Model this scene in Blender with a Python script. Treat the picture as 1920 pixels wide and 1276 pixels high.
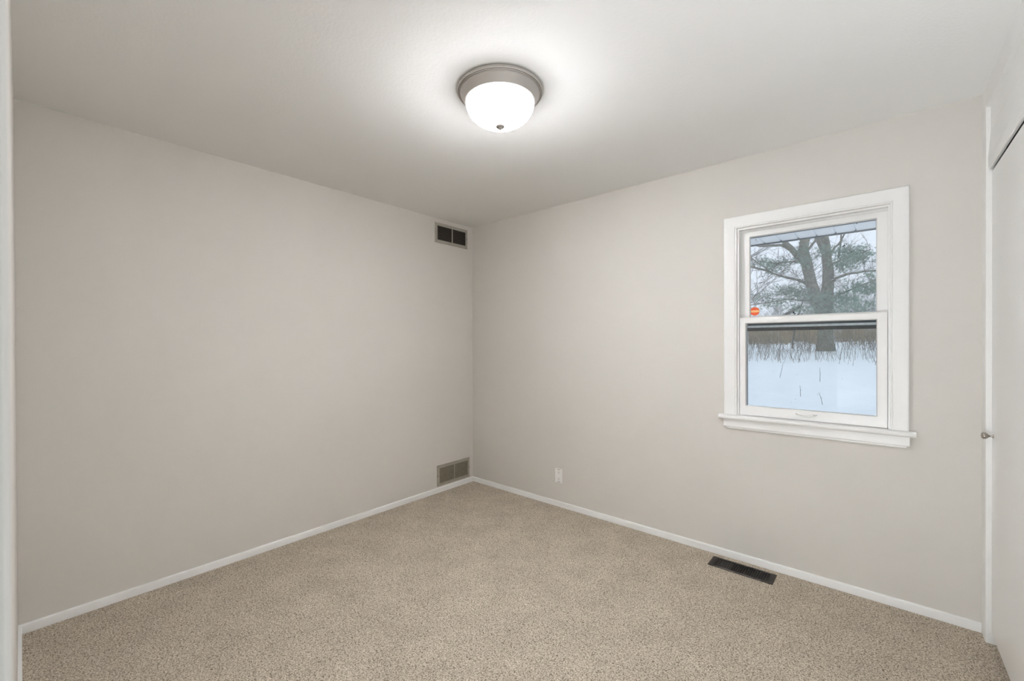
import bpy, bmesh, math, random
from math import pi, sin, cos, radians
from mathutils import Vector, Matrix
from mathutils import noise as mnoise

SC = bpy.context.scene
for o in list(bpy.data.objects):
    bpy.data.objects.remove(o)
COL = SC.collection

# ------------------------------------------------------------ camera
cam_d = bpy.data.cameras.new('camera')
cam = bpy.data.objects.new('camera', cam_d)
COL.objects.link(cam)
SC.camera = cam
cam_d.sensor_fit = 'HORIZONTAL'
cam_d.sensor_width = 36.0
cam_d.lens = 795.92 * 36.0 / 1920.0
cam_d.shift_y = 10.58 / 1920.0
cam_d.clip_start = 0.005
cam_d.clip_end = 300
cam.location = (2.97302, -2.85658, 1.31697)
_yaw, _pitch, _roll = 2.28359, -0.0042089, -0.003504
cam.matrix_world = (Matrix.Translation(cam.location) @ Matrix.Rotation(_yaw - pi / 2, 4, 'Z')
                    @ Matrix.Rotation(pi / 2 + _pitch, 4, 'X') @ Matrix.Rotation(_roll, 4, 'Z'))
cam_d.dof.use_dof = True
cam_d.dof.focus_distance = 3.0
cam_d.dof.aperture_fstop = 6.3

# ------------------------------------------------------------ world: overcast winter sky
W = bpy.data.worlds.new('overcast_sky')
SC.world = W
W.use_nodes = True
nt = W.node_tree
bg = nt.nodes['Background']
tc = nt.nodes.new('ShaderNodeTexCoord')
sp = nt.nodes.new('ShaderNodeSeparateXYZ')
cr = nt.nodes.new('ShaderNodeValToRGB')
nt.links.new(tc.outputs['Generated'], sp.inputs[0])
nt.links.new(sp.outputs['Z'], cr.inputs[0])
cr.color_ramp.elements[0].position = 0.0
cr.color_ramp.elements[0].color = (0.78, 0.83, 0.92, 1)
cr.color_ramp.elements[1].position = 0.45
cr.color_ramp.elements[1].color = (0.72, 0.79, 0.92, 1)
nt.links.new(cr.outputs[0], bg.inputs['Color'])
bg.inputs['Strength'].default_value = 1.22

# ------------------------------------------------------------ view
SC.view_settings.view_transform = 'Standard'
SC.view_settings.look = 'None'
SC.view_settings.exposure = 0.06
SC.view_settings.gamma = 1.0
SC.view_settings.use_curve_mapping = False
SC.cycles.max_bounces = 14
SC.cycles.diffuse_bounces = 8
SC.cycles.transparent_max_bounces = 16
SC.cycles.caustics_reflective = False

LAMP_STRENGTH = 290.0
HALL_POWER = 98.0

# ------------------------------------------------------------ helpers
class MB:
    def __init__(s):
        s.v = []; s.f = []
    def add(s, vs, fs):
        b = len(s.v)
        s.v += [tuple(v) for v in vs]
        s.f += [tuple(i + b for i in f) for f in fs]
        return s
    def box(s, x0, x1, y0, y1, z0, z1):
        return s.add([(x0,y0,z0),(x1,y0,z0),(x1,y1,z0),(x0,y1,z0),(x0,y0,z1),(x1,y0,z1),(x1,y1,z1),(x0,y1,z1)],
                     [(0,3,2,1),(4,5,6,7),(0,1,5,4),(1,2,6,5),(2,3,7,6),(3,0,4,7)])
    def extrude(s, prof, a, b, mp):
        """closed profile of 2D points extruded from a to b; mp(u,v,t) -> xyz"""
        n = len(prof)
        vs = [mp(u, v, a) for u, v in prof] + [mp(u, v, b) for u, v in prof]
        fs = [(i, (i+1) % n, (i+1) % n + n, i + n) for i in range(n)]
        fs += [tuple(range(n))[::-1], tuple(range(n, 2*n))]
        return s.add(vs, fs)
    def frame(s, x0, x1, z0, z1, prof, mp, sides='LTRB'):
        """mitred frame round the rectangle; prof = (outward offset, depth) closed section"""
        def ring(ix, iz):
            cx = x0 if ix < 0 else x1; cz = z0 if iz < 0 else z1
            return [mp(cx + ix*o, cz + iz*o, d) for o, d in prof]
        def end(ix, iz):   # square end at bottom for open frames
            cx = x0 if ix < 0 else x1
            return [mp(cx + ix*o, z0, d) for o, d in prof]
        rs = {'BL': ring(-1,-1), 'TL': ring(-1,1), 'TR': ring(1,1), 'BR': ring(1,-1)}
        seq = ['BL','TL','TR','BR']
        closed = sides == 'LTRB'
        if not closed:
            rs['BL'] = end(-1,-1); rs['BR'] = end(1,-1)
        n = len(prof); vs = []
        for k in seq: vs += rs[k]
        fs = []
        segs = [(0,1),(1,2),(2,3)] + ([(3,0)] if closed else [])
        for a, b in segs:
            for i in range(n):
                j = (i+1) % n
                fs.append((a*n+i, a*n+j, b*n+j, b*n+i))
        if not closed:
            fs.append(tuple(range(n))); fs.append(tuple(3*n+i for i in range(n))[::-1])
        return s.add(vs, fs)
    def lathe(s, prof, n=48, M=Matrix()):
        vs = []
        for r, z in prof:
            for k in range(n):
                a = 2*pi*k/n
                vs.append(M @ Vector((r*cos(a), r*sin(a), z)))
        fs = []
        for i in range(len(prof)-1):
            for k in range(n):
                k2 = (k+1) % n
                fs.append((i*n+k, i*n+k2, (i+1)*n+k2, (i+1)*n+k))
        if prof[0][0] > 1e-6: fs.append(tuple(range(n))[::-1])
        if prof[-1][0] > 1e-6: fs.append(tuple((len(prof)-1)*n+k for k in range(n)))
        return s.add(vs, fs)
    def tube(s, pts, rad, n=6, cap=True):
        pts = [Vector(p) for p in pts]
        vs = []; ref = Vector((0.31, 0.17, 0.93)).normalized()
        m = len(pts)
        for i, p in enumerate(pts):
            t = (pts[min(i+1, m-1)] - pts[max(i-1, 0)])
            if t.length < 1e-9: t = Vector((0,0,1))
            t.normalize()
            u = t.cross(ref)
            if u.length < 1e-3: u = t.cross(Vector((1,0,0)))
            u.normalize(); w = t.cross(u)
            for k in range(n):
                a = 2*pi*k/n
                vs.append(p + (u*cos(a) + w*sin(a))*rad[i])
        fs = []
        for i in range(m-1):
            for k in range(n):
                k2 = (k+1) % n
                fs.append((i*n+k, i*n+k2, (i+1)*n+k2, (i+1)*n+k))
        if cap:
            fs.append(tuple(range(n))[::-1]); fs.append(tuple((m-1)*n+k for k in range(n)))
        return s.add(vs, fs)
    def build(s, name, mat, parent=None, bevel=0, smooth=False, seg=2, fix=True):
        me = bpy.data.meshes.new(name)
        me.from_pydata(s.v, [], s.f)
        if fix:
            bm = bmesh.new(); bm.from_mesh(me)
            bmesh.ops.remove_doubles(bm, verts=bm.verts, dist=1e-6)
            bmesh.ops.recalc_face_normals(bm, faces=bm.faces)
            bm.to_mesh(me); bm.free()
        me.materials.append(mat)
        o = bpy.data.objects.new(name, me)
        COL.objects.link(o)
        if parent is not None:
            o.parent = parent
            o.matrix_parent_inverse = parent.matrix_world.inverted()
        if bevel:
            m = o.modifiers.new('bevel', 'BEVEL'); m.width = bevel; m.segments = seg
            m.limit_method = 'ANGLE'; m.angle_limit = radians(40)
        if smooth:
            for p in me.polygons: p.use_smooth = True
            if smooth != True:
                me.set_sharp_from_angle(angle=radians(smooth))
        return o

def tag(o, label=None, cat=None, group=None, kind=None):
    if label: o['label'] = label
    if cat: o['category'] = cat
    if group: o['group'] = group
    if kind: o['kind'] = kind
    return o
def empty(name, loc=(0,0,0)):
    o = bpy.data.objects.new(name, None)
    o.empty_display_size = 0.05
    o.location = loc
    COL.objects.link(o)
    o.matrix_world = Matrix.Translation(loc)
    return o

def srgb(r, g, b):
    f = lambda c: (c/255/12.92) if c/255 <= 0.04045 else ((c/255+0.055)/1.055)**2.4
    return (f(r), f(g), f(b), 1)
def mat(name, col, rough=0.6, metal=0.0, spec=0.5, bump=None, var=None, emit=None):
    """bump=(scale,strength,detail,distance) var=(scale, amount, detail)"""
    m = bpy.data.materials.new(name); m.use_nodes = True
    t = m.node_tree; b = t.nodes['Principled BSDF']
    b.inputs['Base Color'].default_value = (*col[:3], 1)
    b.inputs['Roughness'].default_value = rough
    b.inputs['Metallic'].default_value = metal
    b.inputs['Specular IOR Level'].default_value = spec
    co = t.nodes.new('ShaderNodeTexCoord')
    if var:
        n = t.nodes.new('ShaderNodeTexNoise'); n.inputs['Scale'].default_value = var[0]
        n.inputs['Detail'].default_value = var[2]
        t.links.new(co.outputs['Object'], n.inputs['Vector'])
        r = t.nodes.new('ShaderNodeMapRange')
        r.inputs[1].default_value = 0.3; r.inputs[2].default_value = 0.7
        r.inputs[3].default_value = 1 - var[1]; r.inputs[4].default_value = 1 + var[1]
        t.links.new(n.outputs['Fac'], r.inputs[0])
        mx = t.nodes.new('ShaderNodeVectorMath'); mx.operation = 'SCALE'
        mx.inputs[0].default_value = col[:3]
        t.links.new(r.outputs[0], mx.inputs['Scale'])
        t.links.new(mx.outputs[0], b.inputs['Base Color'])
    if bump:
        n = t.nodes.new('ShaderNodeTexNoise'); n.inputs['Scale'].default_value = bump[0]
        n.inputs['Detail'].default_value = bump[2]
        t.links.new(co.outputs['Object'], n.inputs['Vector'])
        bp = t.nodes.new('ShaderNodeBump'); bp.inputs['Strength'].default_value = bump[1]
        bp.inputs['Distance'].default_value = bump[3]
        t.links.new(n.outputs['Fac'], bp.inputs['Height'])
        t.links.new(bp.outputs[0], b.inputs['Normal'])
    if emit:
        b.inputs['Emission Color'].default_value = (*emit[0], 1)
        b.inputs['Emission Strength'].default_value = emit[1]
    return m

M_wall = mat('greige_wall_paint', (0.665, 0.640, 0.603), 0.75, spec=0.25, bump=(140, 0.10, 3, 0.002), var=(1.3, 0.012, 2))
M_ceil = mat('ceiling_paint', (0.90, 0.90, 0.895), 0.85, spec=0.2, bump=(90, 0.25, 3, 0.003), var=(1.0, 0.012, 2))
M_trim = mat('white_trim_paint', (0.84, 0.84, 0.83), 0.35, spec=0.45, bump=(60, 0.04, 2, 0.001))
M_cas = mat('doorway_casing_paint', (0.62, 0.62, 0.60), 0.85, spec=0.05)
M_door = mat('white_door_paint', (0.86, 0.86, 0.845), 0.30, spec=0.5, bump=(25, 0.03, 2, 0.001))
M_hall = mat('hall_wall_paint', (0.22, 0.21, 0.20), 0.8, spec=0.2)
M_nickel = mat('brushed_nickel', (0.62, 0.59, 0.565), 0.5, metal=0.75, bump=(200, 0.05, 2, 0.0005))
M_nickel2 = mat('satin_nickel_knob', (0.50, 0.47, 0.43), 0.22, metal=1.0)
M_finial = mat('finial_nickel', (0.30, 0.27, 0.245), 0.6, metal=0.2)
M_grille = mat('taupe_grille_enamel', (0.40, 0.375, 0.325), 0.45, metal=0.25, var=(12, 0.06, 3))
M_grille2 = mat('olive_grille_enamel', (0.38, 0.35, 0.29), 0.45, metal=0.25, var=(14, 0.07, 3))
M_louver = mat('grille_louver_dark', (0.050, 0.040, 0.030), 0.5, metal=0.3)
M_louver2 = mat('grille_louver_olive', (0.19, 0.168, 0.125), 0.5, metal=0.3, var=(30, 0.1, 3))
M_duct = mat('duct_black', (0.012, 0.009, 0.006), 0.8)
M_reg = mat('brown_black_register', (0.030, 0.024, 0.020), 0.35, metal=0.5, var=(40, 0.2, 3))
M_regs = mat('register_slat', (0.060, 0.054, 0.048), 0.3, metal=0.6)
M_plate = mat('white_plastic', (0.86, 0.85, 0.83), 0.35)
M_slot = mat('socket_slot', (0.03, 0.028, 0.024), 0.6)
M_screw = mat('screw_steel', (0.10, 0.09, 0.08), 0.4, metal=0.8)
M_alu = mat('white_aluminium', (0.88, 0.90, 0.92), 0.4, metal=0.0, var=(60, 0.15, 4))
M_stormbar = mat('dark_storm_rail', (0.018, 0.016, 0.013), 0.5)
M_gasket_shade = mat('grey_gasket_and_shade', (0.05, 0.06, 0.07), 0.5, var=(70, 0.3, 3))
M_fleck = mat('dried_paint_fleck', (0.02, 0.02, 0.02), 0.7)
M_soffit = mat('white_soffit_vinyl', (0.80, 0.83, 0.86), 0.5, var=(3, 0.04, 2))
M_eave_dark = mat('dark_edge_and_shade', (0.03, 0.045, 0.055), 0.5)
M_siding = mat('outer_siding', (0.6, 0.6, 0.6), 0.7)
M_snow = mat('snow', (0.93, 0.935, 0.93), 0.9, spec=0.1, bump=(3.0, 0.4, 5, 0.08), var=(1.2, 0.02, 4))
M_bark = mat('grey_green_bark', (0.225, 0.22, 0.175), 0.9, spec=0.1, bump=(14, 1.0, 6, 0.05), var=(7, 0.35, 5))
M_twig = mat('grey_brown_twig', (0.150, 0.140, 0.125), 0.9, spec=0.1, var=(2, 0.25, 3))
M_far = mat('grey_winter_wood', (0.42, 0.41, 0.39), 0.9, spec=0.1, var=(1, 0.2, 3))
M_needle = mat('pine_needles', (0.22, 0.32, 0.25), 0.8, spec=0.15, var=(1.5, 0.3, 3))
M_brush = mat('dry_weed_straw', (0.34, 0.27, 0.18), 0.9, spec=0.1, var=(1.7, 0.3, 3))
M_brush2 = mat('grey_twig_tangle', (0.20, 0.175, 0.15), 0.9, spec=0.1, var=(1.1, 0.3, 3))
M_shed = mat('shed_boards', (0.16, 0.13, 0.11), 0.8)

# carpet: short curled pile
def carpet_mat():
    m = bpy.data.materials.new('beige_carpet'); m.use_nodes = True
    t = m.node_tree; b = t.nodes['Principled BSDF']; N = t.nodes.new; L = t.links.new
    co = N('ShaderNodeTexCoord')
    # curly fibres
    f1 = N('ShaderNodeTexNoise'); f1.inputs['Scale'].default_value = 180; f1.inputs['Detail'].default_value = 3
    f1.inputs['Roughness'].default_value = 0.62; f1.inputs['Distortion'].default_value = 0.8
    L(co.outputs['Object'], f1.inputs['Vector'])
    f2 = N('ShaderNodeTexVoronoi'); f2.inputs['Scale'].default_value = 230; L(co.outputs['Object'], f2.inputs['Vector'])
    h = N('ShaderNodeMath'); h.operation = 'MULTIPLY_ADD'; h.inputs[1].default_value = -0.22
    L(f2.outputs['Distance'], h.inputs[0]); L(f1.outputs['Fac'], h.inputs[2])
    add = N('ShaderNodeMath'); add.operation = 'ADD'; add.inputs[1].default_value = 0.10; L(h.outputs[0], add.inputs[0])
    ramp = N('ShaderNodeValToRGB'); e = ramp.color_ramp.elements
    e[0].position = 0.31; e[0].color = (0.120, 0.092, 0.066, 1)
    e[1].position = 0.72; e[1].color = (0.80, 0.715, 0.60, 1)
    ramp.color_ramp.elements.new(0.47).color = (0.445, 0.383, 0.305, 1)
    L(add.outputs[0], ramp.inputs[0])
    # brushed pile: patches lean different ways
    n1 = N('ShaderNodeTexNoise'); n1.inputs['Scale'].default_value = 5.5; n1.inputs['Detail'].default_value = 5
    L(co.outputs['Object'], n1.inputs['Vector'])
    mr = N('ShaderNodeMapRange'); mr.inputs[1].default_value = 0.3; mr.inputs[2].default_value = 0.7
    mr.inputs[3].default_value = 0.92; mr.inputs[4].default_value = 1.08
    L(n1.outputs['Fac'], mr.inputs[0])
    sc = N('ShaderNodeVectorMath'); sc.operation = 'SCALE'
    L(ramp.outputs[0], sc.inputs[0]); L(mr.outputs[0], sc.inputs['Scale'])
    L(sc.outputs[0], b.inputs['Base Color'])
    bp = N('ShaderNodeBump'); bp.inputs['Strength'].default_value = 0.7; bp.inputs['Distance'].default_value = 0.003
    L(h.outputs[0], bp.inputs['Height']); L(bp.outputs[0], b.inputs['Normal'])
    b.inputs['Roughness'].default_value = 0.95; b.inputs['Specular IOR Level'].default_value = 0.1
    return m
M_carpet = carpet_mat()

# slightly dusty old window glass
def glass_mat(name, dust):
    m = bpy.data.materials.new(name); m.use_nodes = True
    t = m.node_tree; N = t.nodes.new; L = t.links.new
    for n in list(t.nodes):
        if n.type != 'OUTPUT_MATERIAL': t.nodes.remove(n)
    out = [n for n in t.nodes if n.type == 'OUTPUT_MATERIAL'][0]
    tr = N('ShaderNodeBsdfTransparent'); tr.inputs[0].default_value = (0.965, 0.985, 0.99, 1)
    gl = N('ShaderNodeBsdfGlossy'); gl.inputs['Roughness'].default_value = 0.02
    fr = N('ShaderNodeFresnel'); fr.inputs['IOR'].default_value = 1.45
    m1 = N('ShaderNodeMixShader'); L(fr.outputs[0], m1.inputs[0]); L(tr.outputs[0], m1.inputs[1]); L(gl.outputs[0], m1.inputs[2])
    df = N('ShaderNodeBsdfTranslucent'); df.inputs[0].default_value = (0.85, 0.88, 0.9, 1)
    d2 = N('ShaderNodeBsdfDiffuse'); d2.inputs[0].default_value = (0.8, 0.82, 0.83, 1)
    md = N('ShaderNodeMixShader'); md.inputs[0].default_value = 0.5
    L(df.outputs[0], md.inputs[1]); L(d2.outputs[0], md.inputs[2])
    co = N('ShaderNodeTexCoord'); no = N('ShaderNodeTexNoise'); no.inputs['Scale'].default_value = 6; no.inputs['Detail'].default_value = 4
    L(co.outputs['Object'], no.inputs['Vector'])
    mr = N('ShaderNodeMapRange'); mr.inputs[1].default_value = 0.3; mr.inputs[2].default_value = 0.7
    mr.inputs[3].default_value = dust*0.7; mr.inputs[4].default_value = dust*1.3
    L(no.outputs['Fac'], mr.inputs[0])
    m2 = N('ShaderNodeMixShader'); L(mr.outputs[0], m2.inputs[0]); L(m1.outputs[0], m2.inputs[1]); L(md.outputs[0], m2.inputs[2])
    L(m2.outputs[0], out.inputs[0])
    return m
M_glassU = glass_mat('dusty_glass', 0.11)
M_glassL = glass_mat('clear_glass', 0.025)

# ------------------------------------------------------------ room dimensions
H = 2.44
CX = 3.327        # closet wall face
NY = -2.872       # near wall face
T = 0.15
WX0, WX1, WZ0, WZ1 = 2.322, 3.016, 0.860, 2.012   # window rough opening

# floor (carpet runs into hall and closet)
tag(MB().box(-T, 4.1, -4.3, T, -0.05, 0.0).build('floor', M_carpet),
    'beige curled-pile carpet covering the bedroom floor', 'carpet', kind='structure')
tag(MB().box(-T, 4.1, -4.3, T, H, H + 0.12).build('ceiling', M_ceil),
    'off-white painted ceiling above the round light', 'ceiling', kind='structure')
tag(MB().box(-T, 0, NY - 0.12, T, 0, H).build('wall_left', M_wall),
    'greige painted wall left of the room corner, with two vents', 'wall', kind='structure')
w = MB()
w.box(0, WX0, 0, T, 0, H); w.box(WX1, 4.1, 0, T, 0, H)
w.box(WX0, WX1, 0, T, 0, WZ0); w.box(WX0, WX1, 0, T, WZ1, H)
tag(w.build('wall_back', M_wall), 'greige painted wall holding the white framed window', 'wall', kind='structure')
# near wall with the doorway the picture is taken from
DX0, DX1, DZ = 2.62, 3.262, 2.04
w = MB()
w.box(0, DX0, NY - 0.12, NY, 0, H); w.box(DX1, 4.1, NY - 0.12, NY, 0, H)
w.box(DX0, DX1, NY - 0.12, NY, DZ, H)
tag(w.build('wall_near', M_wall), 'greige wall seen edge-on at the far left of the picture', 'wall', kind='structure')
# doorway casing and jamb
dc = tag(empty('door_1', ((DX0 + DX1)/2, NY, 0)), 'white door casing at the extreme left edge, out of focus', 'door frame', kind='structure')
nearmp = lambda x, z, d: (x, NY + d, z)
MB().frame(DX0, DX1, 0, DZ, [(0,0),(0,0.009),(0.004,0.0106),(0.066,0.0106),(0.070,0.009),(0.070,0)], nearmp, 'LTR').build('casing', M_cas, dc)
MB().box(DX0 - 0.001, DX0 + 0.004, NY - 0.125, NY + 0.002, 0, DZ).box(DX1 - 0.004, DX1 + 0.001, NY - 0.125, NY + 0.002, 0, DZ) \
    .box(DX0, DX1, NY - 0.125, NY + 0.002, DZ - 0.004, DZ + 0.001).build('jamb', M_cas, dc)
# hallway behind the doorway
w = MB()
w.box(1.55, 1.65, -4.3, NY - 0.12, 0, H); w.box(4.0, 4.1, -4.3, NY - 0.12, 0, H); w.box(1.65, 4.0, -4.3, -4.2, 0, H)
tag(w.build('wall_hall', M_hall), 'hallway walls behind the doorway', 'wall', kind='structure')
# added fill light low in the hallway, lifting the room's ceiling
hl = bpy.data.lights.new('hall_fill_light', 'AREA'); hl.shape = 'RECTANGLE'; hl.size = 1.3; hl.size_y = 0.34
hl.energy = HALL_POWER; hl.color = (0.90, 0.96, 1.0)
ho = bpy.data.objects.new('hall_fill_light', hl); ho.location = (2.55, -3.85, 0.19)
ho.rotation_mode = 'QUATERNION'
ho.rotation_quaternion = Vector((-0.40, 1.0, 2.0)).to_track_quat('-Z', 'Y')
COL.objects.link(ho)

# ---- baseboards (rounded top edge)
bbp = [(0, 0), (0.012, 0), (0.012, 0.0355), (0.0108, 0.0395), (0.0075, 0.042), (0, 0.0425)]
tag(MB().extrude(bbp, NY, 0, lambda u, v, t: (u, t, v)).build('baseboard_left', M_trim, smooth=50),
    'low white baseboard along the left wall under the vents', 'baseboard', kind='structure')
tag(MB().extrude(bbp, 0.012, CX - 0.001, lambda u, v, t: (t, -u, v)).build('baseboard_back', M_trim, smooth=50),
    'low white baseboard along the window wall', 'baseboard', kind='structure')
tag(MB().extrude(bbp, 0.012, DX0 - 0.07, lambda u, v, t: (t, NY + u, v)).build('baseboard_near', M_trim, smooth=50),
    'short white baseboard at the bottom left edge of the picture', 'baseboard', kind='structure')

# ------------------------------------------------------------ closet wall at right
PW = 0.090   # post width
cw = MB()
cw.box(CX, CX + 0.06, -PW, 0, 0, H)                      # post
cw.box(CX + 0.014, CX + 0.05, NY, -PW, 2.20, H)                  # recessed upper panel
cw.box(CX + 0.003, CX + 0.06, NY, -1.52, 0, 2.08)                # wall beyond the door
cw.box(CX + 0.60, CX + 0.66, NY, 0, 0, H)                        # closet back
tag(cw.build('wall_right', M_door, bevel=0.002),
    'white painted closet wall with recessed panel above the door', 'wall', kind='structure')
tr = MB()
tr.extrude([(0.0005, 2.346), (0.014, 2.342), (0.014, H), (0.0005, H)], -PW, NY, lambda u, v, t: (CX + u, t, v))
tag(tr.build('trim_1', M_trim), 'flat white trim board where closet wall meets ceiling', 'trim', kind='structure')
hd = MB()
hd.extrude([(0.011, 2.071), (0.0085, 2.074), (0.007, 2.082), (0.0065, 2.12), (0.0145, 2.24), (0.019, 2.24), (0.019, 2.072)], -PW + 0.002, NY, lambda u, v, t: (CX + u, t, v))
tag(hd.build('trim_2', M_trim), 'white sloped header board just above the closet door', 'trim', kind='structure')
# closet door
DFX = CX + 0.018
cd = tag(empty('door_2', (DFX, -PW - 0.002, 0)), 'flat white closet door with small round knob at right edge', 'door', kind='structure')
MB().box(DFX, DFX + 0.034, -0.78, -PW - 0.003, 0.052, 2.062).build('door_leaf', M_door, cd, bevel=0.002)
kb = MB()
KM = Matrix.Translation((DFX, -0.132, 0.915)) @ Matrix.Rotation(-pi/2, 4, 'Y')
kb.lathe([(0.0, 0.0), (0.0085, 0.0), (0.0085, 0.002), (0.0045, 0.004), (0.0038, 0.010), (0.0050, 0.0135), (0.0105, 0.0185),
          (0.0145, 0.0235), (0.0155, 0.028), (0.0145, 0.0325), (0.0105, 0.0358), (0.0045, 0.0372), (0.0, 0.0374)], 28, KM)
kb.build('door_knob', M_nickel2, cd, smooth=True)
cd3 = tag(MB().box(DFX, DFX + 0.034, -1.52, -0.784, 0.052, 2.062).build('door_3', M_door, bevel=0.002),
          'second closet door leaf, nearer the camera', 'door', kind='structure')

# ------------------------------------------------------------ window
win = tag(empty('window_1', (2.668, 0, 0.86)), 'white double-hung window looking onto a snowy yard', 'window', kind='structure')
bmp = lambda x, z, d: (x, -d, z)
MB().frame(2.319, 3.015, 0.883, 2.0155,
           [(0,-0.002),(0,0.010),(0.0025,0.0125),(0.0065,0.0125),(0.009,0.010),(0.0115,0.0125),(0.045,0.0175),(0.062,0.019),(0.068,0.018),(0.0715,0.014),(0.0715,-0.002)],
           bmp, 'LTR').build('casing', M_trim, win, smooth=35)
j = MB()
j.box(WX0, 2.330, 0.0, T, WZ0, WZ1); j.box(3.008, WX1, 0.0, T, WZ0, WZ1)
j.box(2.330, 3.008, 0.0, T, 2.004, WZ1); j.box(2.330, 3.008, 0.040, T + 0.03, WZ0, 0.880)
# parting beads and blind stops
j.box(2.330, 2.3312, 0.038, 0.044, 0.88, 2.004); j.box(3.0068, 3.008, 0.038, 0.044, 0.88, 2.004)
j.box(2.330, 3.008, 0.036, 0.044, 1.994, 2.004)
j.box(2.330, 2.342, 0.080, 0.095, 0.88, 2.004); j.box(2.996, 3.008, 0.080, 0.095, 0.88, 2.004)
j.build('jamb', M_trim, win)
st = MB()
st.extrude([(0.04, 0.858), (0.0001, 0.858), (0.0001, 0.8832), (0.04, 0.885)],
           2.330, 3.008, lambda u, v, t: (t, u, v))
st.extrude([(0.0, 0.858), (-0.036, 0.858), (-0.040, 0.862), (-0.040, 0.877), (-0.037, 0.881), (-0.030, 0.883), (0.0, 0.883)],
           2.222, 3.110, lambda u, v, t: (t, u, v))
st.build('stool', M_trim, win, smooth=50)
ap = MB()
ap.extrude([(0, 0.858), (-0.019, 0.858), (-0.019, 0.812), (-0.016, 0.809), (0, 0.809)], 2.247, 3.087, lambda u, v, t: (t, u, v))
ap.extrude([(0, 0.809), (-0.012, 0.809), (-0.012, 0.801), (-0.008, 0.796), (0, 0.796)], 2.260, 3.076, lambda u, v, t: (t, u, v))
ap.build('apron', M_trim, win)

def sash(x0, x1, z0, z1, ws, wt, wb, y0, th, name):
    """box-section sash, glazing bead bevelled towards the glass"""
    s = MB()
    gx0, gx1, gz0, gz1 = x0 + ws[0], x1 - ws[1], z0 + wb, z1 - wt
    s.box(x0, gx0, y0, y0 + th, z0, z1); s.box(gx1, x1, y0, y0 + th, z0, z1)
    s.box(gx0, gx1, y0, y0 + th, z0, gz0); s.box(gx0, gx1, y0, y0 + th, gz1, z1)
    # bead
    f = MB().frame(gx0 + 0.004, gx1 - 0.004, gz0 + 0.004, gz1 - 0.004,
                   [(0, -y0 - th*0.5), (0.0, -y0 - th*0.35), (0.004, -y0 - 0.002), (0.0045, -y0 - th*0.5)], bmp)
    s.add(f.v, f.f)
    return s, (gx0, gx1, gz0, gz1)
s, g = sash(2.3315, 3.0065, 1.4415, 2.0025, (0.0455, 0.0405), 0.037, 0.036, 0.0455, 0.030, 'upper')
us = s.build('upper_sash', M_trim, win)
MB().box(g[0], g[1], 0.0600, 0.0625, g[2], g[3]).build('glass_pane', M_glassU, us)
s, g2 = sash(2.3325, 3.0055, 0.8855, 1.4730, (0.0305, 0.0385), 0.033, 0.055, 0.004, 0.030, 'lower')
ls = s.build('lower_sash', M_trim, win)
MB().box(g2[0], g2[1], 0.0185, 0.0210, g2[2], g2[3]).build('glass_pane', M_glassL, ls)
# dried flecks on the upper and lower glass
random.seed(5)
fk = MB()
for (x, z, r) in [(2.826,1.842,0.0045),(2.833,1.845,0.004),(2.841,1.852,0.003),(2.862,1.806,0.003),(2.408,1.945,0.003),(2.416,1.935,0.002),
                  (2.49,1.800,0.0025),(2.884,1.953,0.0025),(2.60,1.495,0.005),(2.607,1.487,0.004),(2.622,1.484,0.003),(2.640,1.485,0.003),(2.861,1.488,0.002)]:
    n = 7
    vs = [(x + r*cos(2*pi*k/n)*(0.6+0.8*random.random()), 0.0592, z + r*0.8*sin(2*pi*k/n)*(0.6+0.8*random.random())) for k in range(n)]
    vs += [(a, 0.0600, c) for a, b, c in vs]
    fk.add(vs, [tuple(range(n)), tuple(range(n, 2*n))[::-1]] + [(k, (k+1)%n, (k+1)%n+n, k+n) for k in range(n)])
fk.build('paint_fleck', M_fleck, us)
fk = MB()
for _ in range(16):
    x = random.uniform(2.38, 2.95); z = random.uniform(0.97, 1.24); r = random.uniform(0.0006, 0.0016); n = 6
    vs = [(x + r*cos(2*pi*k/n), 0.0178, z + r*sin(2*pi*k/n)) for k in range(n)]
    vs += [(a, 0.0185, c) for a, b, c in vs]
    fk.add(vs, [tuple(range(n)), tuple(range(n, 2*n))[::-1]] + [(k, (k+1)%n, (k+1)%n+n, k+n) for k in range(n)])
fk.build('paint_fleck', M_fleck, ls)
# bar handle on the lower rail
hb = MB()
pts = []
for k in range(13):
    a = k/12
    pts.append((2.622 + 0.086*a, 0.004 - 0.016*min(1, 4*sin(pi*a)) if 0 < k < 12 else 0.004, 0.919 - 0.010*sin(pi*a)))
hb.tube(pts, [0.0042]*13, 8)
hb.box(2.612, 2.634, 0.0015, 0.004, 0.911, 0.927); hb.box(2.697, 2.719, 0.0015, 0.004, 0.911, 0.927)
hn = hb.build('lift_handle', M_trim, ls, smooth=40)
sw = MB()
for x in (2.619, 2.701, 2.714):
    sw.lathe([(0, 0), (0.0018, 0), (0.0018, 0.001), (0, 0.001)], 8, Matrix.Translation((x, 0.0015, 0.921)) @ Matrix.Rotation(pi/2, 4, 'X'))
sw.build('screw', M_screw, hn)
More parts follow.
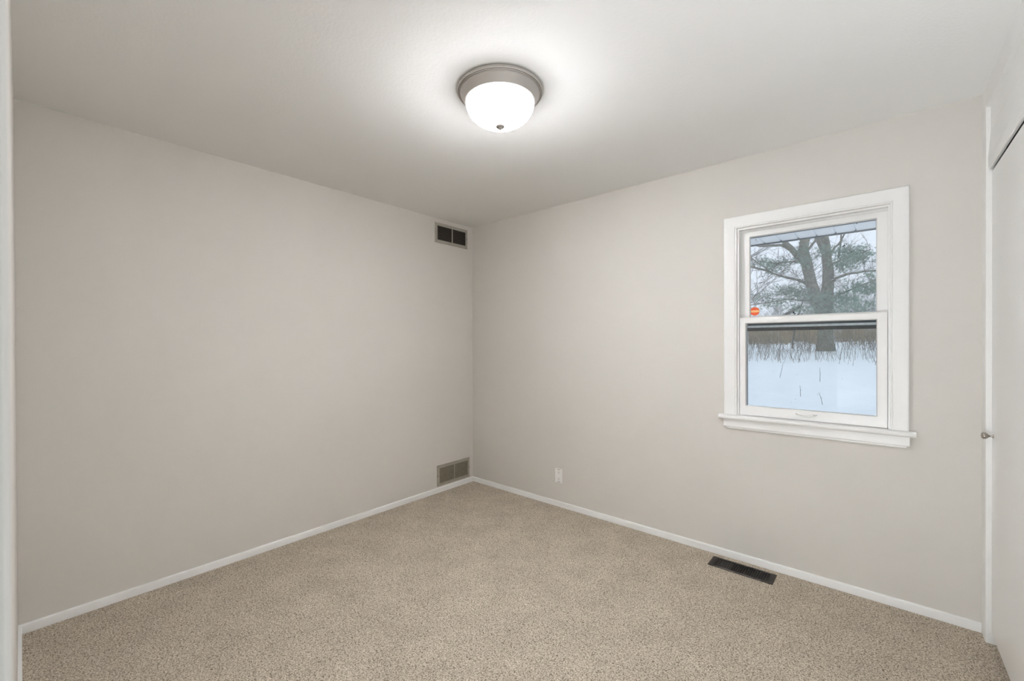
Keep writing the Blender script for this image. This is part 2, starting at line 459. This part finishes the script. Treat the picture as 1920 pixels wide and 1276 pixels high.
# outer storm window
sf = MB()
sf.frame(2.352, 2.985, 0.905, 1.985, [(0,-0.112),(0.012,-0.108),(0.024,-0.108),(0.024,-0.130),(0,-0.130)], bmp)
so = sf.build('storm_frame', M_alu, win)
MB().box(2.352, 2.985, 0.108, 0.124, 1.414, 1.427).build('storm_rail_or_shade', M_alu, so)
MB().box(2.352, 2.985, 0.110, 0.128, 1.394, 1.414).build('storm_rail_or_shade', M_stormbar, so)
MB().box(2.352, 2.985, 0.116, 0.124, 1.427, 1.440).build('storm_rail_or_shade', M_gasket_shade, so)
MB().box(2.352, 2.985, 0.108, 0.124, 1.440, 1.452).build('storm_rail_or_shade', M_alu, so)
MB().box(2.352, 2.985, 0.106, 0.124, 1.969, 1.985).build('storm_rail_or_shade', M_gasket_shade, so)  # shadow line under the top rail, put in as a dark strip
MB().box(2.352, 2.985, 0.1195, 0.1215, 0.905, 1.394).build('glass_pane', M_glassL, so)

# ---- round orange warning sticker on the upper glass (a flat sticker)
sk = empty('window_sticker', (2.4025, 0.0595, 1.512))
tag(sk, 'small round orange sticker with cream band on the upper window glass', 'sticker')
M_or = mat('orange_print', srgb(222, 88, 36), 0.5); M_cream = mat('cream_print', srgb(235, 190, 130), 0.5)
M_brownp = mat('brown_print', srgb(205, 120, 70), 0.5)
KM = Matrix.Translation((2.4025, 0.0595, 1.512)) @ Matrix.Rotation(pi/2, 4, 'X')
MB().lathe([(0, 0), (0.0255, 0), (0.0255, 0.0004), (0, 0.0004)], 32, KM).build('sticker_disc', M_or, sk)
MB().box(2.3780, 2.4265, 0.0587, 0.0591, 1.5065, 1.5175).build('cream_band', M_cream, sk)
MB().box(2.386, 2.419, 0.0585, 0.0587, 1.5112, 1.5128).build('print_line', M_brownp, sk)

# ------------------------------------------------------------ ceiling light
LX, LY = 1.700, -1.459
cl = tag(empty('ceiling_light', (LX, LY, H)), 'round flush ceiling light with nickel ring and glowing frosted glass bowl', 'ceiling light')
KM = Matrix.Translation((LX, LY, 0))
MB().lathe([(0.0, H), (0.1860, H), (0.1895, 2.4365), (0.1895, 2.4300), (0.1875, 2.4265), (0.1850, 2.4265), (0.1842, 2.4305), (0.1822, 2.4305),
            (0.1814, 2.4245), (0.1790, 2.4240), (0.1782, 2.4275), (0.1765, 2.4270), (0.1757, 2.4205), (0.1735, 2.4165), (0.1705, 2.4110),
            (0.1667, 2.4045), (0.1625, 2.3980), (0.1590, 2.3910), (0.1565, 2.3860), (0.1520, 2.3845), (0.1500, 2.3845), (0.1500, 2.392), (0, 2.392)],
           96, KM).build('mounting_ring', M_nickel, cl, smooth=28)
m = bpy.data.materials.new('lit_frosted_glass'); m.use_nodes = True
b = m.node_tree.nodes['Principled BSDF']
b.inputs['Base Color'].default_value = (0.9, 0.88, 0.84, 1); b.inputs['Roughness'].default_value = 0.4
b.inputs['Emission Color'].default_value = (0.98, 0.99, 1.03, 1); b.inputs['Emission Strength'].default_value = LAMP_STRENGTH
# glow graded by height: rim and tip dimmed to weaken ceiling halo and glare
t_ = m.node_tree; ge = t_.nodes.new('ShaderNodeNewGeometry'); sx_ = t_.nodes.new('ShaderNodeSeparateXYZ')
mr_ = t_.nodes.new('ShaderNodeMapRange'); mr_.inputs[1].default_value = 2.288; mr_.inputs[2].default_value = 2.386
cr_ = t_.nodes.new('ShaderNodeValToRGB'); ce = cr_.color_ramp.elements
ce[0].position = 0.0; ce[0].color = (0.015, 0.015, 0.015, 1); ce[1].position = 1.0; ce[1].color = (0.02, 0.02, 0.02, 1)
for p_, v_ in ((0.05, 0.03), (0.16, 1.0), (0.35, 0.65), (0.58, 0.09), (0.8, 0.03)):
    ce.new(p_).color = (v_, v_, v_, 1)
ml_ = t_.nodes.new('ShaderNodeMath'); ml_.operation = 'MULTIPLY'; ml_.inputs[1].default_value = LAMP_STRENGTH
t_.links.new(ge.outputs['Position'], sx_.inputs[0])
t_.links.new(sx_.outputs['Z'], mr_.inputs[0]); t_.links.new(mr_.outputs[0], cr_.inputs[0])
t_.links.new(cr_.outputs[0], ml_.inputs[0]); t_.links.new(ml_.outputs[0], b.inputs['Emission Strength'])
gp = [(0.1505, 2.392)]
for k in range(0, 15):
    a = k/14 * pi/2
    gp.append((0.1515*cos(a)**0.92 if k < 14 else 0.0, 2.386 - 0.098*sin(a)))
MB().lathe(gp, 96, KM).build('glass_shade', m, cl, smooth=True)
MB().lathe([(0.006, 2.291), (0.0165, 2.287), (0.0190, 2.284), (0.0175, 2.280), (0.0100, 2.2785), (0.0085, 2.2755), (0.0070, 2.2725), (0.0, 2.2715)],
           28, KM).build('finial', M_finial, cl, smooth=True)

# ------------------------------------------------------------ wall vents on the left wall
lmp = lambda y, z, d: (d, y, z)
def vent(y0, y1, z0, z1, label, fr, lv, angle, gap, screws):
    e = empty('wall_vent', (0, (y0+y1)/2, z0))
    tag(e, label, 'air vent', 'air vents on the left wall')
    bw = 0.027
    MB().frame(y0 + bw, y1 - bw, z0 + bw, z1 - bw,
               [(0,0.0005),(0,0.0065),(0.003,0.0075),(0.010,0.0055),(0.022,0.0060),(bw,0.003),(bw,0.0005)], lmp).build('frame', fr, e)
    MB().box(0.0003, 0.0009, y0 + bw*0.6, y1 - bw*0.6, z0 + bw*0.6, z1 - bw*0.6).build('backing', M_duct, e)
    ym = y0 + (y1 - y0)*0.51
    MB().box(0.001, 0.0072, ym - 0.0045, ym + 0.0045, z0 + bw, z1 - bw).build('divider', fr, e)
    n = int((z1 - z0 - 2*bw) / gap)
    for k in range(n):
        z = z0 + bw + (k + 0.5) * (z1 - z0 - 2*bw)/n
        hh = gap*0.5*sin(angle)+0.0004; dd = 0.0022
        for a, bb in ((y0 + bw, ym - 0.0045), (ym + 0.0045, y1 - bw)):
            MB().extrude([(0.0012, z + hh), (0.0020, z + hh + 0.0008), (0.0012 + 2*dd, z - hh), (0.0004 + 2*dd, z - hh - 0.0008)],
                         a, bb, lambda u, v, t: (u, t, v)).build('louver', lv, e)
    for (y, z) in screws:
        MB().lathe([(0, 0.006), (0.0042, 0.006), (0.0036, 0.0078), (0, 0.0082)], 12,
                   Matrix.Translation((0, y, z)) @ Matrix.Rotation(pi/2, 4, 'Y')).build('screw', M_screw, e)
    return e
vent(-0.457, -0.066, 2.224, 2.404, 'taupe metal wall vent with dark open louvers just below the ceiling', M_grille, M_louver, 0.5, 0.0135,
     [(-0.076, 2.315)])
vent(-0.445, -0.050, 0.0525, 0.240, 'olive taupe metal wall vent with closed louvers above the baseboard', M_grille2, M_louver2, 1.25, 0.0125,
     [(-0.436, 0.146), (-0.058, 0.146)])

# ------------------------------------------------------------ floor register
fx0, fx1, fy0, fy1 = 2.200, 2.535, -0.184, -0.062
fr = empty('floor_register', ((fx0+fx1)/2, (fy0+fy1)/2, 0))
tag(fr, 'dark brown slotted metal floor register in the carpet below the window', 'floor vent')
fmp = lambda x, y, d: (x, y, d)
MB().box(fx0 + 0.004, fx1 - 0.004, fy0 + 0.004, fy1 - 0.004, 0.0004, 0.0012).build('damper_plate', M_duct, fr)
f = MB()
f.frame(fx0 + 0.030, fx1 - 0.026, fy0 + 0.012, fy1 - 0.016, [(0,0.001),(0,0.0055),(0.004,0.0075),(0.009,0.0072),(0.012,0.0045),(0.012,0.001)], fmp)
f.box(fx0, fx0 + 0.020, fy0, fy1, 0.001, 0.0058); f.box(fx1 - 0.016, fx1, fy0, fy1, 0.001, 0.0058)
f.box(fx0, fx1, fy1 - 0.006, fy1, 0.001, 0.0062)
f.build('frame', M_reg, fr, bevel=0.0008)
n = 24
for k in range(n):
    x = fx0 + 0.036 + k * (fx1 - fx0 - 0.066)/(n - 1)
    MB().extrude([(x - 0.0030, 0.0018), (x - 0.0016, 0.0014), (x + 0.0034, 0.0062), (x + 0.0018, 0.0066)], fy0 + 0.012, fy1 - 0.016,
                 lambda u, v, t: (u, t, v)).build('slat', M_regs, fr)
MB().box(fx0 + 0.034, fx0 + 0.118, fy0 + 0.014, fy1 - 0.018, 0.0013, 0.0026).build('shut_damper', M_regs, fr)
MB().box(fx0 + 0.185, fx0 + 0.190, fy0 + 0.02, fy0 + 0.026, 0.004, 0.0085).build('damper_lever', M_nickel2, fr)

# ------------------------------------------------------------ outlet
ox0, ox1, oz0, oz1 = 0.969, 1.042, 0.190, 0.309
oc = (ox0 + ox1)/2
ot = tag(empty('wall_outlet', (oc, 0, oz0)), 'white duplex electrical outlet low on the window wall', 'outlet')
MB().extrude([(ox0, oz0), (ox1, oz0), (ox1, oz1), (ox0, oz1)], 0, -0.006, lambda u, v, t: (u, t, v)).build('cover_plate', M_plate, ot, bevel=0.002)
for zc in (0.2755, 0.2235):
    r = MB(); pr = []
    for k in range(24):
        a = 2*pi*k/24
        pr.append((oc + max(-0.0135, min(0.0135, 0.017*cos(a))), zc + 0.0165*sin(a)))
    r.extrude(pr, -0.0055, -0.0075, lambda u, v, t: (u, t, v))
    rc = r.build('socket', M_plate, ot)
    d = MB()
    d.box(oc - 0.0070, oc - 0.0052, -0.0078, -0.0072, zc + 0.000, zc + 0.008); d.box(oc + 0.0052, oc + 0.0070, -0.0078, -0.0072, zc + 0.000, zc + 0.007)
    d.lathe([(0, 0), (0.0026, 0), (0.0026, 0.0006), (0, 0.0006)], 10, Matrix.Translation((oc, -0.0072, zc - 0.0075)) @ Matrix.Rotation(pi/2, 4, 'X'))
    d.build('slot', M_slot, rc)
MB().box(oc - 0.010, oc + 0.010, -0.0066, -0.0058, 0.2975, 0.3005).build('plate_mark', M_screw, ot)
for dx in (-0.006, 0.007):
    MB().lathe([(0, 0), (0.0035, 0), (0.0025, 0.0012), (0, 0.0014)], 10, Matrix.Translation((oc + dx, -0.006, 0.2000)) @ Matrix.Rotation(pi/2, 4, 'X')).build('screw', M_screw, ot)

# ------------------------------------------------------------ outside: eave
ev = MB()
x = -0.9
ev_g = MB()
while x < 6.0:
    ev.extrude([(x, 2.058), (x + 0.094, 2.058), (x + 0.100, 2.066), (x + 0.1045, 2.066), (x + 0.1045, 2.075), (x, 2.075)], 0.16, 0.75,
               lambda u, v, t: (u, t, v))
    ev_g.box(x + 0.092, x + 0.1045, 0.735, 0.752, 2.048, 2.058)
    x += 0.1045
eo = tag(ev.build('roof_soffit', M_soffit), 'white grooved soffit of the eave above the window outside', 'eave', kind='structure')
g = ev_g.box(-0.9, 6.0, 0.750, 0.760, 2.048, 2.075).build('drip_edge_shade', M_eave_dark, eo)  # drip edge and its shadow line, both put into one dark strip
MB().box(-0.9, 6.0, 0.158, 0.175, 2.044, 2.058).build('soffit_channel', M_eave_dark, eo)
MB().box(-0.9, 6.0, 0.760, 0.775, 2.052, 2.25).build('fascia', M_soffit, eo)
MB().add([(-0.9,0.80,2.22),(6,0.80,2.22),(6,0.80,2.26),(-0.9,0.80,2.26),(-0.9,-4.5,5.51),(6,-4.5,5.51),(6,-4.5,5.55),(-0.9,-4.5,5.55)],
         [(0,1,2,3),(4,7,6,5),(0,4,5,1),(3,2,6,7),(0,3,7,4),(1,5,6,2)]).build('roof_deck', M_eave_dark, eo)

# ------------------------------------------------------------ outside: snow ground
prof = [(-1, -0.52), (0.3, -0.5), (4, -0.36), (8, -0.15), (14, 0.45), (22, 0.95), (35, 1.5), (60, 2.0), (120, 3.0)]
def gz(x, y):
    for (a, za), (b_, zb) in zip(prof, prof[1:]):
        if y <= b_:
            t = (y - a)/(b_ - a); z = za + (zb - za)*t; break
    else: z = prof[-1][1]
    return z + 0.05*mnoise.noise(Vector((x*0.35, y*0.35, 0))) + 0.03*mnoise.noise(Vector((x*1.1, y*1.1, 3)))
gm = MB(); xs = [-45 + i*0.75 for i in range(107)]
ys = [0.2 + 60*(i/120)**1.6 for i in range(120)] + [70, 85, 100, 120]
gm.add([(X, Y, gz(X, Y)) for Y in ys for X in xs],
       [(r*len(xs)+c, r*len(xs)+c+1, (r+1)*len(xs)+c+1, (r+1)*len(xs)+c) for r in range(len(ys)-1) for c in range(len(xs)-1)])
tag(gm.build('snow_ground', M_snow, smooth=True, fix=False), 'snow covered yard rising away behind the window', 'snow', kind='structure')

# ------------------------------------------------------------ trees
R = random.Random(11)
def jitter(v, a): return v + Vector((R.uniform(-a, a), R.uniform(-a, a), R.uniform(-a, a)))
def polyline(p0, p1, n, wob):
    p0, p1 = Vector(p0), Vector(p1); out = []
    for i in range(n + 1):
        t = i/n; p = p0.lerp(p1, t)
        if 0 < i < n: p = jitter(p, wob)
        out.append(p)
    return out
def twigs(mb, p, d, length, r, depth, sides=4, kids=(3, 5), spread=0.8, droop=0.0):
    n = 4; pts = [Vector(p)]; dd = Vector(d).normalized()
    for i in range(n):
        dd = (dd + Vector((R.uniform(-1,1), R.uniform(-1,1), R.uniform(-0.7,1)-droop))*0.22).normalized()
        pts.append(pts[-1] + dd*length/n)
    mb.tube(pts, [r*(1 - 0.65*i/n) for i in range(n+1)], sides, cap=False)
    if depth <= 0: return
    for k in range(R.randint(*kids)):
        i = R.randint(1, n); t = pts[i]
        nd = (dd + Vector((R.uniform(-1,1), R.uniform(-1,1), R.uniform(-0.6,0.9)))*spread).normalized()
        twigs(mb, t, nd, length*R.uniform(0.45, 0.7), r*0.5, depth-1, 3 if depth < 3 else sides, kids, spread, droop)

TY = 22.0
tree = tag(empty('pine_tree', (1.07, TY, 0.95)), 'large pine forking into several trunks in the snowy yard', 'tree')
def P3(l, dy=0.0, y0=0.0):
    return [Vector((a, TY + y0 + dy*i/(len(l)-1), b)) for i, (a, b) in enumerate(l)]
tk = MB()
def limb(pts, r0, r1, sides=12, dy=0.0, y0=0.0):
    P = P3(pts, dy, y0); Q = []
    for i in range(len(P)-1):
        for k in range(4):
            q = P[i].lerp(P[i+1], k/4)
            if k: q = jitter(q, 0.018)
            Q.append(q)
    Q.append(P[-1]); n = len(Q)
    tk.tube(Q, [r0 + (r1-r0)*i/(n-1) for i in range(n)], sides)
    return Q
limb([(1.07,0.70),(1.07,1.0),(1.06,1.9),(1.07,2.66),(1.01,3.2)], 0.36, 0.25, 16)
tk.tube([Vector((1.07,TY,0.6)), Vector((1.07,TY,0.9)), Vector((1.07,TY,1.3))], [0.47, 0.40, 0.355], 16)
A = limb([(0.98,2.70),(0.84,3.0),(0.64,3.7),(0.49,4.35),(0.34,5.27),(0.22,5.81),(0.34,6.42),(0.45,7.05),(0.5,8.5)], 0.27, 0.17, 12, dy=-0.5)
B_ = limb([(1.06,2.9),(1.13,3.5),(1.15,4.16),(1.15,4.91),(1.09,5.55),(1.03,6.19),(0.97,6.9),(0.9,9.0)], 0.28, 0.13, 12, dy=0.4)
limb([(0.40,4.95),(0.05,5.48),(-0.38,6.06),(-0.8,6.8),(-1.1,8.0)], 0.16, 0.08, 10, dy=-0.8, y0=-0.3)
limb([(-0.20,5.78),(-0.60,6.08),(-1.0,6.12),(-1.53,6.15),(-2.3,6.5)], 0.08, 0.035, 8, dy=-0.3, y0=-0.6)
limb([(1.10,5.3),(0.90,5.9),(0.66,6.6),(0.5,7.8)], 0.13, 0.08, 10, dy=-0.3, y0=0.2)
limb([(1.20,5.5),(1.40,5.85),(1.66,6.12),(1.80,6.7),(1.95,7.6)], 0.055, 0.03, 8, dy=0.3, y0=0.2)
limb([(0.28,5.6),(0.55,5.95),(0.78,6.3),(0.85,7.2)], 0.06, 0.04, 8, y0=-0.3)
limb([(1.52,5.35),(1.6,6.0),(1.62,6.9)], 0.045, 0.03, 6, y0=0.5)
C_ = limb([(0.62,4.05),(0.30,4.22),(0.06,4.36),(-0.72,4.66),(-1.29,4.95),(-2.1,5.25),(-3.2,5.4)], 0.09, 0.035, 8, dy=-1.0)
D_ = limb([(-0.45,4.6),(-1.0,4.78),(-1.45,5.2),(-1.90,5.62),(-2.5,6.2)], 0.04, 0.02, 6, dy=-0.3, y0=-0.4)
E_ = limb([(1.15,4.05),(1.47,4.33),(1.9,4.44),(2.37,4.46),(2.95,4.43),(3.8,4.6)], 0.075, 0.035, 8, dy=-1.0)
F_ = limb([(1.10,3.3),(1.6,3.55),(2.2,3.8),(2.9,4.02),(3.6,4.2)], 0.05, 0.02, 6, dy=-1.2)
G_ = limb([(0.85,3.1),(0.4,3.35),(-0.3,3.45),(-1.2,3.3),(-2.2,3.2)], 0.05, 0.02, 6, dy=-1.2)
H_ = limb([(1.15,4.9),(1.6,5.1),(2.1,5.2),(2.7,5.35)], 0.05, 0.018, 6, dy=-0.9)
I_ = limb([(0.35,5.2),(-0.3,5.3),(-0.9,5.25),(-1.6,5.4)], 0.05, 0.018, 6, dy=-0.9)
tk.build('trunk', M_bark, tree, smooth=True, fix=False)
# snow lying on the long right and left boughs
for Q in (E_[1:], C_[3:15]):
    q = [a + Vector((0, -0.03, 0.050)) for a in Q]
    MB().tube(q, [0.020 + 0.028*R.random() for _ in q], 6).build('snow_cap', M_snow, tree, smooth=True, fix=False)
# fine twigs off the boughs
tw = MB()
for Q, n, ln in ((C_, 26, 1.0), (D_, 14, 0.8), (E_, 14, 0.7), (F_, 12, 0.6), (G_, 22, 0.9), (H_, 12, 0.6), (I_, 20, 0.8), (A, 16, 0.9), (B_, 16, 0.9)):
    for _ in range(n):
        p = Q[R.randint(2, len(Q)-1)]
        twigs(tw, p, (R.uniform(-1,1), R.uniform(-1,1), R.uniform(-0.6,0.8)), ln*R.uniform(0.6,1.1), 0.014, 2, 3, (3,5), 0.9)
tw.build('twigs', M_twig, tree, fix=False)
# needle boughs: clusters of long needles round small sprays
nd = MB()
def tuft(p, d, L_, n):
    for _ in range(n):
        v = (Vector(d) + Vector((R.gauss(0,1), R.gauss(0,1), R.gauss(0,1)))*0.62).normalized()
        u = v.cross(Vector((R.uniform(-1,1), R.uniform(-1,1), R.uniform(-1,1)))).normalized()*0.0055
        b0 = Vector(p); e = b0 + v*L_*R.uniform(0.7,1.1)
        k = len(nd.v)
        nd.v += [tuple(b0-u), tuple(b0+u), tuple(e)]; nd.f.append((k, k+1, k+2))
CL = [(-1.29,5.30,.50,.18,80),(-0.71,5.15,.60,.25,110),(-0.94,4.85,.35,.2,50),(1.9,5.05,.55,.32,200),(2.3,5.15,.48,.3,170),(1.7,4.75,.40,.22,90),
      (2.2,3.75,.55,.22,130),(2.62,3.60,.45,.22,90),(-0.38,3.85,.75,.22,150),(0.10,3.70,.55,.22,110),(1.31,3.35,.6,.25,130),(1.9,3.2,.6,.25,130),
      (0.7,3.40,.5,.22,90),(2.65,4.25,.3,.15,40),(2.83,3.8,.4,.15,60),(-0.8,3.30,.7,.22,90),(0.35,5.15,.35,.35,80),(1.15,5.5,.45,.2,70),
      (0.45,2.95,.9,.25,120),(1.6,2.75,.9,.3,150),(2.6,2.9,.6,.3,90),(-1.6,3.6,.5,.25,60),(0.2,5.7,.3,.25,50),(1.9,5.45,.5,.12,70)]
for (cx_, cz_, rx, rz, n) in CL:
    for _ in range(int(n*1.35)):
        p = Vector((cx_ + R.gauss(0, rx*0.55), TY - 0.6 + R.gauss(0, 0.55), cz_ + R.gauss(0, rz*0.6)))
        d = Vector(((p.x-1.1)*0.5, R.uniform(-0.8,0.3), 0.6))
        tuft(p, d.normalized(), 0.15, 13)
nd.build('needle_boughs', M_needle, tree, fix=False)

# a bare small tree left of the pine
def bare_tree_meshes(h, seed, n1, r0, mt, depth=3):
    R.seed(seed)
    t = MB(); n = 8
    pts = [Vector((0,0,-0.15))]; d = Vector((R.uniform(-.12,.12), R.uniform(-.12,.12), 1))
    for i in range(n):
        d = (d + Vector((R.uniform(-1,1), R.uniform(-1,1), 0.3))*0.12).normalized()
        pts.append(pts[-1] + d*h/n)
    t.tube(pts, [r0*(1-0.8*i/n) for i in range(n+1)], 7)
    b = MB()
    for k in range(n1):
        i = R.randint(2, n); a = R.uniform(0, 2*pi)
        twigs(b, pts[i], (cos(a), sin(a), R.uniform(0.2, 1.1)), h*R.uniform(0.22, 0.42), r0*0.28, depth, 3, (3, 5), 0.75)
    return t, b
def new_bare(name, h, seed, n1, r0, m_):
    t, b = bare_tree_meshes(h, seed, n1, r0, m_)
    e = empty(name, (0,0,0))
    t.build('trunk', m_, e, smooth=True, fix=False); b.build('branches', m_, e, fix=False)
    return e
def dup(root, loc, rz, sc):
    r = root.copy(); COL.objects.link(r)
    r.location = loc; r.rotation_euler = (0, 0, rz); r.scale = (sc, sc, sc)
    for ch in root.children:
        c = ch.copy(); COL.objects.link(c); c.parent = r
        c.matrix_parent_inverse = Matrix()
    return r
nb = new_bare('bare_tree', 5.6, 21, 26, 0.07, M_twig)
tag(nb, 'thin leafless tree with tangled twigs left of the big pine', 'tree')
nb.location = (-2.0, 19.0, gz(-2.0, 19.0)); 
nb2 = new_bare('bare_tree', 4.4, 33, 14, 0.05, M_twig)
tag(nb2, 'slender leafless sapling between the pine trunk and the sticker side of the window', 'tree')
nb2.location = (-0.6, 24.5, gz(-0.6, 24.5))
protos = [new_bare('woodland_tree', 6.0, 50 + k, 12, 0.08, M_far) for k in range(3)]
R.seed(77); cnt = 0
spots = []
for i in range(26):
    y = R.uniform(42, 62)
    xl, xr = 2.973 - 0.235*(y+2.86), 2.973 + 0.02*(y+2.86)
    if i < 20: x = R.uniform(xl, xr)
    else: x = R.choice([R.uniform(xl-9, xl), R.uniform(xr, xr+7)])
    spots.append((x, y))
for i, (x, y) in enumerate(spots):
    o = protos[i] if i < 3 else dup(protos[i % 3], (0,0,0), 0, 1)
    o.location = (x, y, gz(x, y)); o.rotation_euler = (0, 0, R.uniform(0, 6.28)); s_ = R.uniform(0.62, 1.0); o.scale = (s_, s_, s_)
    tag(o, 'hazy grey leafless tree in the woods far beyond the snowy yard', 'tree', 'leafless trees of the far woods')

# brush and weeds (nobody could count these)
def blades(name, mt, n, yr, hr, wd, lean, seed, label, cat, ypow=1.0):
    R.seed(seed); m_ = MB()
    for _ in range(n):
        y = yr[0] + (yr[1]-yr[0])*R.random()**ypow
        x = R.uniform(2.973 - 0.27*(y+2.86), 2.973 + 0.09*(y+2.86))
        if mnoise.noise(Vector((x*0.6, y*0.25, seed))) < -0.25: continue
        h = R.uniform(*hr); z = gz(x, y) - 0.03
        dx, dy = R.gauss(0, lean), R.gauss(0, lean)
        p0 = Vector((x, y, z)); p1 = p0 + Vector((dx*0.4*h, dy*0.4*h, 0.55*h)); p2 = p0 + Vector((dx*h, dy*h, h))
        w_ = wd*R.uniform(0.6, 1.3)
        m_.tube([p0, p1, p2], [w_, w_*0.8, w_*0.35], 3, cap=False)
        if R.random() < 0.45:
            q = p1.lerp(p2, R.random()); e = q + Vector((R.gauss(0,.5), R.gauss(0,.5), R.uniform(0.1,.8)))*h*0.35
            m_.tube([q, e], [w_*0.6, w_*0.3], 3, cap=False)
    return tag(m_.build(name, mt, fix=False), label, cat, kind='stuff')
blades('dry_weeds', M_brush2, 1300, (15.5, 27), (0.25, 1.0), 0.0062, 0.28, 3, 'dry brown weed stalks poking out of the snow', 'weeds', 0.7)
blades('dry_brush', M_brush, 2100, (28.5, 34.5), (0.6, 1.7), 0.014, 0.35, 4, 'band of dense brown brush along the edge of the snow', 'brush')
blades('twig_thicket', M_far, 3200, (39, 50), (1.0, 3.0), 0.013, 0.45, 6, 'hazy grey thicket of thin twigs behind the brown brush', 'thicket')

# lone stalks standing in the open snow
R.seed(9)
for (x, y, h, dx, lab) in [(1.72, 11.8, 0.40, 0.00, 'lone straight dead stalk in the snow below the pine trunk'),
                           (1.52, 9.6, 0.27, -0.01, 'short dead stalk with a seed head low in the snow'),
                           (2.02, 8.9, 0.26, -0.07, 'leaning dead stalk low in the snow near mid window'),
                           (0.66, 12.4, 0.50, 0.10, 'long slanting dead stalk at left in the open snow')]:
    z = gz(x, y); m_ = MB()
    m_.tube([(x, y, z-0.03), (x+dx*0.5+0.006, y, z+h*0.5), (x+dx, y, z+h)], [0.006, 0.005, 0.0035], 5)
    m_.tube([(x+dx*0.5, y, z+h*0.5), (x+dx*0.5+0.03, y, z+h*0.62)], [0.003, 0.002], 4)
    tag(m_.build('dead_stalk', M_twig), lab, 'stalk')

# snow-roofed shed glimpsed between the trunks
sx, sy = -1.55, 36.8; sz = gz(sx, sy)
sh = tag(empty('garden_shed', (sx, sy, sz)), 'small distant building with snowy gable roof behind the trees', 'shed')
MB().box(sx-1.3, sx+1.3, sy-1, sy+1, sz-0.2, sz+1.9).build('shed_wall', M_shed, sh)
MB().extrude([(sx-1.6, sz+1.75), (sx, sz+2.75), (sx+1.6, sz+1.75), (sx+1.6, sz+2.0), (sx, sz+3.0), (sx-1.6, sz+2.0)], sy-1.25, sy+1.25,
             lambda u, v, t: (u, t, v)).build('snowy_roof', M_snow, sh)
